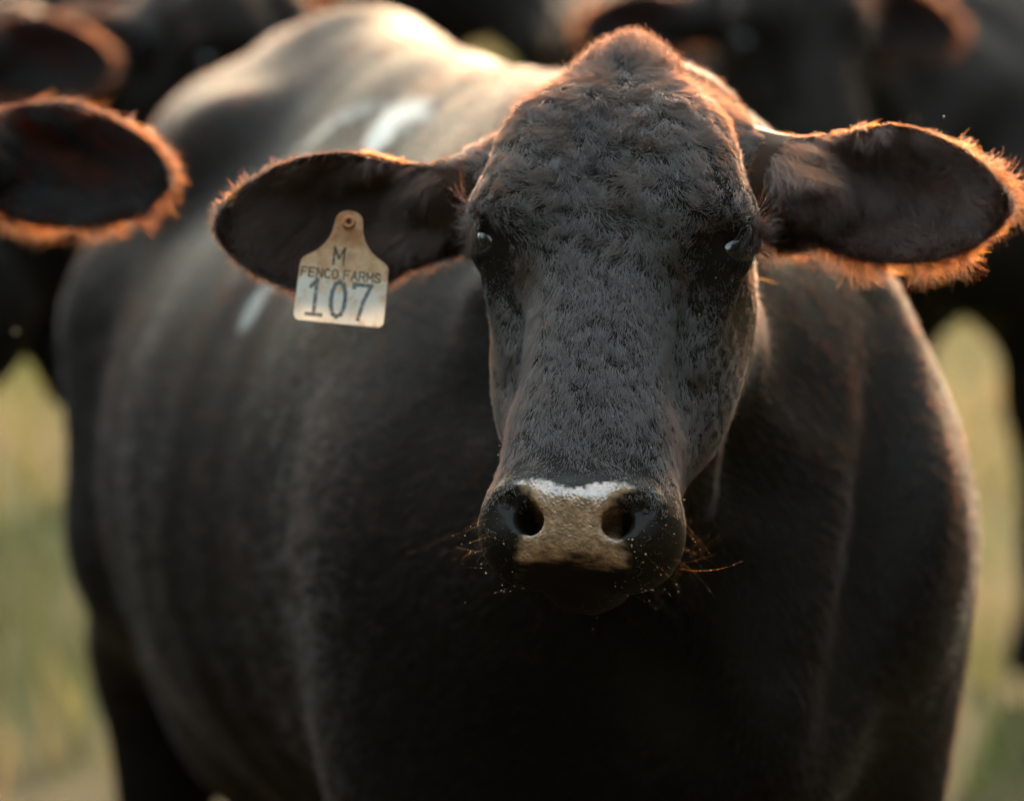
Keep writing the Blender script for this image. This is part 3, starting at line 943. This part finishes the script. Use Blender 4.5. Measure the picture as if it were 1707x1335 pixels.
# ------------------------------------------------------------------ the rest of the herd
def build_herd_cow(body_fwd, seed):
    """a whole animal looking along -Y with its body turned; canonical place: forehead above the origin"""
    h = head_frame((0, 0, 1.085), 0.0, 32.0, 0.0)
    f = np.array([body_fwd[0], body_fwd[1]]); f = f / np.linalg.norm(f)
    bo = np.array([-f[0] * 0.66, -f[1] * 0.66 + 0.10, 0.0])
    bb = body_frame(bo, f)
    ears = [ear_frame(h, s_, (0.10, -0.130, -0.122), (0.96, 0.14, -0.06), (0.05, 0.24, 0.97)) for s_ in (1, -1)]
    hb = h.pt((0, -0.06, -0.165)); wt = bb.pt((-0.02, 0, 1.075))
    hm = h.pt((0, -0.02, -0.185)); wm = bb.pt((0.06, 0, 0.93))
    ht = h.pt((0, 0.06, -0.215)); wb = bb.pt((0.22, 0, 0.72))
    back = np.array([-f[0], -f[1] + 1.0, 0]) * 0.04
    nb = [(hb + wt) / 2 + back + (0, 0, .02), (hm + wm) / 2 + back, (ht + wb) / 2 + back]
    fn = cow_sdf_builder(h, bb, ears, nb, belly=0.44)
    xs = sorted([bo[0] - f[0] * 1.75, bo[0] + f[0] * 0.5])
    x0, x1 = min(xs[0], -0.45) - 0.45, max(xs[1], 0.45) + 0.45
    ys = sorted([bo[1] - f[1] * 1.75, bo[1] + f[1] * 0.5])
    y0, y1 = min(ys[0], -0.4) - 0.3, max(ys[1], 0.3) + 0.5
    v, fc = isosurface(fn, lines([(x0, -.37, .024), (-.37, .37, .0060), (.37, x1, .024)]),
                       lines([(y0, -.28, .03), (-.28, .22, .0060), (.22, y1, .024)]),
                       lines([(-.02, .72, .024), (.72, 1.33, .0060)]))
    return v, fc, h, bb, ears


def herd_hair(v, fc, h, bb, ears, body_n, seed):
    """strand inputs for one animal: list of (name, args)"""
    vn = vert_normals(v, fc)
    c = v[fc].mean(1); z = h.loc(c)
    res = []
    near = (np.abs(z[:, 0]) < 0.40) & (np.abs(z[:, 1]) < 0.35) & (np.abs(z[:, 2]) < 0.25)
    any_ear = np.zeros(len(c), dtype=bool)
    ec, a = 0.122, 0.110
    for k, E in enumerate(ears):
        qe = E.loc(c)
        m_ = (qe[:, 0] > 0.02) & (qe[:, 0] < EAR_L + .03) & (np.abs(qe[:, 1]) < EAR_H * 1.3) & (np.abs(qe[:, 2]) < 0.06) & (np.abs(z[:, 0]) > 0.105) & (z[:, 1] < 0.06)
        any_ear |= m_
        rho = np.sqrt(((qe[:, 0] - ec) / a) ** 2 + (qe[:, 1] / EAR_H) ** 2)
        ins = (vn[fc].mean(1) @ E.M[2]) > 0.15
        P0, T0 = sample_surface(v, fc, 1100, (m_ & (rho > 0.84) & (qe[:, 0] > 0.03)).astype(np.float32), seed + k)
        ze = E.loc(P0); th = np.arctan2(ze[:, 1] / EAR_H, (ze[:, 0] - ec) / a)
        rad = np.stack([np.cos(th) / a, np.sin(th) / EAR_H], 1); rad /= np.linalg.norm(rad, axis=1)[:, None]
        lower = np.clip(-np.sin(th) + 0.35, 0, 1); tipw = np.clip(np.cos(th), 0, 1)
        L0 = (0.006 + 0.023 * np.maximum(lower, 0.7 * tipw)) * (0.85 + 0.6 * wave_noise(ze, 30, 61, 2))
        d0 = E.vec(np.stack([rad[:, 0] + 0.45, rad[:, 1], 0.15 + 0 * th], 1))
        res.append(('ear_fringe', M_EARHAIR, P0, d0 * 0.6 + vn[T0].mean(1) * 0.4, d0, L0, 0.35, 0.00022, dict(npt=5, curl=0.6, per_clump=7, spread=0.0026, gather=0.5)))
        P0, T0 = sample_surface(v, fc, 1000, (m_ & ins & (rho < 0.98)).astype(np.float32), seed + 10 + k)
        ze = E.loc(P0)
        d0 = E.vec(np.stack([0.75 + 0.3 * wave_noise(ze, 18, 90, 2), -0.6 + 0.35 * wave_noise(ze, 18, 91, 2), 0 * ze[:, 0]], 1))
        res.append(('inner_ear_hair', M_COAT, P0, vn[T0].mean(1), d0, 0.030, 0.3, 0.0003, dict(npt=5, curl=0.3, per_clump=6, spread=0.003, gather=0.6)))
    wb_ = (~any_ear).astype(np.float32) * np.where(near, 2.0, 0.6) * (c[:, 2] > 0.3)
    P0, T0 = sample_surface(v, fc, body_n, wb_, seed + 20)
    zz = bb.loc(P0)
    dirb = bb.vec(np.stack([-1.0 + 0 * zz[:, 0], 0.3 * wave_noise(zz, 3, 41, 2), -0.45 + 0.4 * wave_noise(zz, 2.5, 42, 2)], 1))
    res.append(('body_coat', M_COAT, P0, vn[T0].mean(1), dirb, 0.016, 0.14, 0.0004, dict(npt=4, per_clump=6, spread=0.007, gather=0.2)))
    return res


def assemble(v, fc, specs, seed, mirror=False):
    mm = np.float32([-1, 1, 1]) if mirror else np.float32([1, 1, 1])
    o = mesh_obj('cow', v * mm, fc[:, ::-1] if mirror else fc, M_HIDE)
    thn = np.zeros(len(v), dtype=np.float32)
    for E in hv[4]:
        qe = E.loc(v)
        thn = np.maximum(thn, 0.22 * ((qe[:, 0] < EAR_L + .03) & (np.abs(qe[:, 1]) < EAR_H * 1.3) & (np.abs(qe[:, 2]) < 0.06)) * sstep(0.05, 0.09, qe[:, 0]))
    set_attr(o, 'thin', thn); set_attr(o, 'pad', pad_mask(hv[2].loc(v)))
    for nm, mat, P0, N0, D0, L0, lf, ra, kw in specs:
        make_strands(nm, o, mat, P0 * mm, N0 * mm, D0 * mm, L0, lf, ra, seed, **kw)
    eb = bpy.data.meshes.get('herd_eye')
    if eb is None:
        bm = bmesh.new(); bmesh.ops.create_uvsphere(bm, u_segments=20, v_segments=12, radius=0.0212)
        eb = bpy.data.meshes.new('herd_eye'); bm.to_mesh(eb); bm.free()
        eb.polygons.foreach_set('use_smooth', np.ones(len(eb.polygons), dtype=bool)); eb.materials.append(M_EYE)
    hh = head_frame((0, 0, 1.085), 0.0, 32.0, 0.0)
    for sgn in (1, -1):
        e_ = bpy.data.objects.new('eye', eb); COL.objects.link(e_); e_.location = hh.pt((sgn * 0.0975, -0.029, -0.061)); e_.parent = o
    return o


def copy_tree(o):
    c = o.copy(); COL.objects.link(c)
    for chd in o.children:
        k = chd.copy(); COL.objects.link(k); k.parent = c; k.matrix_parent_inverse = chd.matrix_parent_inverse
    return c


def place(o, x, y, rz, s_, label):
    o.location = (x, y, 0); o.rotation_euler = (0, 0, R(rz)); o.scale = (s_, s_, s_)
    tag(o, label, 'cow', 'cattle standing behind the tagged cow')


hv = build_herd_cow((0.80, -0.60), 300)
hs = herd_hair(*hv, 11000, 300)
near_left = assemble(hv[0], hv[1], hs, 310)
far_right = assemble(hv[0], hv[1], hs, 320, mirror=True)
far_left = copy_tree(near_left)
far_mid = copy_tree(far_right)
left_mid = copy_tree(near_left)
far_back = copy_tree(near_left)
place(near_left, -0.652, 0.30, 0, 1.01, 'black cow at the left edge showing one fringed ear beside the tagged cow')
place(far_left, -0.88, 2.45, 0, 1.0, 'blurred black cow in the top left corner behind the nearer fringed ear')
place(left_mid, -0.32, 2.9, 48, 1.0, 'blurred black cow whose dark neck slants down at the left edge above the grass')
place(far_right, 0.478, 3.45, 21, 1.0, 'blurred black cow at the upper right with a sunlit ear above the grass')
place(far_mid, 0.75, 5.6, 62, 1.0, 'blurred black cow standing behind the tagged cow\'s poll with one sunlit ear')
place(far_back, 0.02, 6.9, 40, 1.05, 'blurred grey-black cow side-on behind the tagged cow\'s sunlit rump')

# ------------------------------------------------------------------ pasture
M_SOIL, n, l, b = new_mat('pasture_ground')
tc = n.new('ShaderNodeTexCoord')
na = n.new('ShaderNodeTexNoise'); na.inputs['Scale'].default_value = 0.55; na.inputs['Detail'].default_value = 5
nb_ = n.new('ShaderNodeTexNoise'); nb_.inputs['Scale'].default_value = 14; nb_.inputs['Detail'].default_value = 6
l.new(tc.outputs['Object'], na.inputs['Vector']); l.new(tc.outputs['Object'], nb_.inputs['Vector'])
ra_ = n.new('ShaderNodeValToRGB')
ra_.color_ramp.elements[0].position = 0.36; ra_.color_ramp.elements[0].color = (0.045, 0.058, 0.018, 1)
ra_.color_ramp.elements[1].position = 0.62; ra_.color_ramp.elements[1].color = (0.115, 0.085, 0.040, 1)
l.new(na.outputs['Fac'], ra_.inputs['Fac'])
mxs = n.new('ShaderNodeMix'); mxs.data_type = 'RGBA'; mxs.blend_type = 'MULTIPLY'; mxs.inputs['Factor'].default_value = 0.6
l.new(ra_.outputs['Color'], mxs.inputs['A'])
rb_ = n.new('ShaderNodeValToRGB'); rb_.color_ramp.elements[0].color = (0.35, 0.35, 0.35, 1)
l.new(nb_.outputs['Fac'], rb_.inputs['Fac']); l.new(rb_.outputs['Color'], mxs.inputs['B'])
# dark earth added under the herd to cut the light bounced upwards
sp = n.new('ShaderNodeVectorMath'); sp.operation = 'LENGTH'
off_ = n.new('ShaderNodeVectorMath'); off_.operation = 'MULTIPLY_ADD'; off_.inputs[1].default_value = (0.45, 0.36, 0.0); off_.inputs[2].default_value = (0.0, -0.20, 0.0)
l.new(tc.outputs['Object'], off_.inputs[0]); l.new(off_.outputs[0], sp.inputs[0])
wb2 = n.new('ShaderNodeMath'); wb2.operation = 'MULTIPLY_ADD'; wb2.inputs[1].default_value = 0.9; l.new(na.outputs['Fac'], wb2.inputs[0]); l.new(sp.outputs['Value'], wb2.inputs[2])
tm = n.new('ShaderNodeMapRange'); tm.inputs['From Min'].default_value = 1.15; tm.inputs['From Max'].default_value = 1.65; l.new(wb2.outputs[0], tm.inputs['Value'])
mso = n.new('ShaderNodeMix'); mso.data_type = 'RGBA'; mso.inputs['A'].default_value = (0.035, 0.026, 0.018, 1)
l.new(tm.outputs['Result'], mso.inputs['Factor']); l.new(mxs.outputs['Result'], mso.inputs['B'])
l.new(mso.outputs['Result'], b.inputs['Base Color']); b.inputs['Roughness'].default_value = 0.95; b.inputs['Specular IOR Level'].default_value = 0.05
gv, gf = [], []
gx_ = [-2500, -600, -150, -50] + list(np.linspace(-20, 20, 41)) + [50, 150, 600, 2500]
gy_ = [-2500, -600, -150, -50] + list(np.linspace(-20, 40, 61)) + [60, 150, 600, 2500]
for yy in gy_:
    for xx in gx_:
        near_ = math.exp(-((xx / 30) ** 2 + ((yy - 8) / 40) ** 2))
        gv.append((xx, yy, 0.02 * near_ * (math.sin(xx * 1.3 + yy * .4) + math.sin(yy * 0.9 - xx * .5)) - 0.045))
W_ = len(gx_)
for j in range(len(gy_) - 1):
    for i in range(W_ - 1): gf.append((j * W_ + i, j * W_ + i + 1, (j + 1) * W_ + i + 1, (j + 1) * W_ + i))
ground = mesh_obj('ground', gv, gf, M_SOIL); tag(ground, kind='structure')

# grass: many bent blades, green in the damp patches and straw-coloured elsewhere
M_GRASS, n, l, b = new_mat('grass_blades')
ac = n.new('ShaderNodeAttribute'); ac.attribute_name = 'dry'
rg = n.new('ShaderNodeValToRGB')
rg.color_ramp.elements[0].color = (0.060, 0.095, 0.024, 1); rg.color_ramp.elements[1].color = (0.26, 0.19, 0.095, 1)
e_ = rg.color_ramp.elements.new(0.5); e_.color = (0.13, 0.135, 0.045, 1)
l.new(ac.outputs['Fac'], rg.inputs['Fac']); l.new(rg.outputs['Color'], b.inputs['Base Color']); b.inputs['Roughness'].default_value = 0.55
tr = n.new('ShaderNodeBsdfTranslucent'); l.new(rg.outputs['Color'], tr.inputs['Color'])
ms = n.new('ShaderNodeMixShader'); ms.inputs['Fac'].default_value = 0.5
l.new(b.outputs['BSDF'], ms.inputs[1]); l.new(tr.outputs['BSDF'], ms.inputs[2]); l.new(ms.outputs[0], n['Material Output'].inputs['Surface'])
rg_ = np.random.default_rng(77)
NB_ = 150000
gxp = rg_.uniform(-9, 9, NB_); gyp = -5 + 40 * rg_.random(NB_) ** 1.25
pp = np.stack([gxp, gyp, 0 * gxp], 1)
bounce_gap = np.sqrt((gxp * 0.45) ** 2 + (gyp * 0.36 - 0.20) ** 2) + 0.25 * wave_noise(pp, 0.5, 33, 2)
keep_ = (bounce_gap > 0.95) | (rg_.random(NB_) < 0.06)  # grass thinned over the dark earth added against bounced light
gxp, gyp, pp = gxp[keep_], gyp[keep_], pp[keep_]; NB_ = len(gxp)
hgt = (0.07 + 0.10 * rg_.random(NB_) ** 2) * (1 + 0.45 * wave_noise(pp, 0.35, 8, 2)) * (1 + 0.02 * np.clip(gyp, 0, 40))
wid = 0.0035 * (1 + 0.10 * np.clip(gyp, 0, 40))
az = rg_.uniform(0, 6.283, NB_); ben = rg_.uniform(0.1, 0.75, NB_)
cx, sx_ = np.cos(az), np.sin(az)
base_z = 0.02 * np.exp(-((gxp / 30) ** 2 + ((gyp - 8) / 40) ** 2)) * (np.sin(gxp * 1.3 + gyp * .4) + np.sin(gyp * 0.9 - gxp * .5)) - 0.05
def lvl(t, wf):
    ox = cx * ben * hgt * t * t; oy = sx_ * ben * hgt * t * t
    zz = base_z + hgt * t
    a1 = np.stack([gxp + ox - sx_ * wid * wf, gyp + oy + cx * wid * wf, zz], 1)
    a2 = np.stack([gxp + ox + sx_ * wid * wf, gyp + oy - cx * wid * wf, zz], 1)
    return a1, a2
l0, l1, l2 = lvl(0.0, 1), lvl(0.55, 0.8), lvl(1.0, 0.12)
gvv = np.stack([l0[0], l0[1], l1[0], l1[1], l2[0], l2[1]], 1).reshape(-1, 3)
bi = np.arange(NB_)[:, None] * 6
gff = np.concatenate([bi + [0, 1, 3, 2], bi + [2, 3, 5, 4]])
grass = mesh_obj('grass', gvv, gff, M_GRASS)
dry = np.clip(0.55 + 0.55 * wave_noise(pp, 0.22, 15, 2) + rg_.normal(size=NB_) * 0.16, 0, 1)
set_attr(grass, 'dry', np.repeat(dry, 6))
tag(grass, 'short backlit pasture grass in green and straw patches', 'grass', kind='stuff')

# ------------------------------------------------------------------ unseen trees added round the pasture to block low sky light
M_LEAF, n, l, b = new_mat('light_screen_leaves')
b.inputs['Base Color'].default_value = (0.045, 0.060, 0.022, 1); b.inputs['Roughness'].default_value = 0.6
rt = np.random.default_rng(91)
NL, NT = 170000, 190
ta = np.linspace(0, 2 * math.pi, NT, endpoint=False) + rt.normal(size=NT) * 0.02        # 0 is straight ahead
td = rt.uniform(50, 58, NT) - 30 * np.abs(np.sin(ta)) ** 1.5 - 26 * np.clip(-np.cos(ta), 0, 1)
td = np.maximum(td - 9 * np.clip(np.sin(ta), 0, 1) ** 2, 14)                              # brought closest on the right to shade that side of the cow
dev = np.minimum(ta, 2 * math.pi - ta)
hts = rt.uniform(14, 19, NT) - 7.5 * np.exp(-(dev / 0.6) ** 2)                           # low and open towards the sun
cxs, cys = np.sin(ta) * td, np.cos(ta) * td
wi_ = rt.integers(0, NT, NL)
ph = rt.normal(size=(NL, 3)); ph /= np.linalg.norm(ph, axis=1)[:, None]
rr_ = rt.random(NL) ** 0.4
ctr = np.stack([cxs[wi_] + ph[:, 0] * rr_ * 3.2, cys[wi_] + ph[:, 1] * rr_ * 3.2, hts[wi_] * 0.52 + ph[:, 2] * rr_ * hts[wi_] * 0.50], 1)
und = rt.random(NL) < 0.30                                                                # bushes and saplings along the edge
jx = rt.normal(size=NL) * 2.4; jy = rt.normal(size=NL) * 2.4
ctr[und] = np.stack([cxs[wi_] * 0.97 + jx, cys[wi_] * 0.97 + jy, rt.random(NL) ** 1.3 * 4.2], 1)[und]
ctr[:, 2] = np.maximum(ctr[:, 2], 0.05)
a1 = rt.normal(size=(NL, 3)); a1 /= np.linalg.norm(a1, axis=1)[:, None]
a2 = np.cross(a1, rt.normal(size=(NL, 3))); a2 /= np.linalg.norm(a2, axis=1)[:, None]
sz = rt.uniform(0.28, 0.52, NL)[:, None]
lv = np.stack([ctr - a1 * sz, ctr + a2 * sz * 0.6, ctr + a1 * sz, ctr - a2 * sz * 0.6], 1).reshape(-1, 3)
lf_ = np.arange(NL * 4).reshape(-1, 4)
wood = mesh_obj('light_screen_trees', lv, lf_, M_LEAF, smooth=False)
tag(wood, 'unseen dark leafy trees added around the pasture to block low sky light', 'light_screen_trees', kind='stuff')

# drifting seed fluff caught by the low sun
tv, tf = [], []
for p, r_ in (((0.42, 0.9, 1.02), .0022), ((0.46, 1.3, 0.98), .0018), ((0.75, 2.6, 0.62), .003), ((0.74, 2.4, 0.55), .003), ((0.36, 0.0, 1.19), .0012), ((0.47, 1.6, 1.08), .002), ((-0.52, 1.0, 0.9), .002), ((0.7, 2.0, 0.5), .0025)):
    add_blob(p, r_, (1.0, 0.8, 1.3))
fl = mesh_obj('seed_fluff', tv, tf, M_CHAFF); tag(fl, 'tiny sunlit seed fluff drifting in the air', 'seed fluff', kind='stuff')
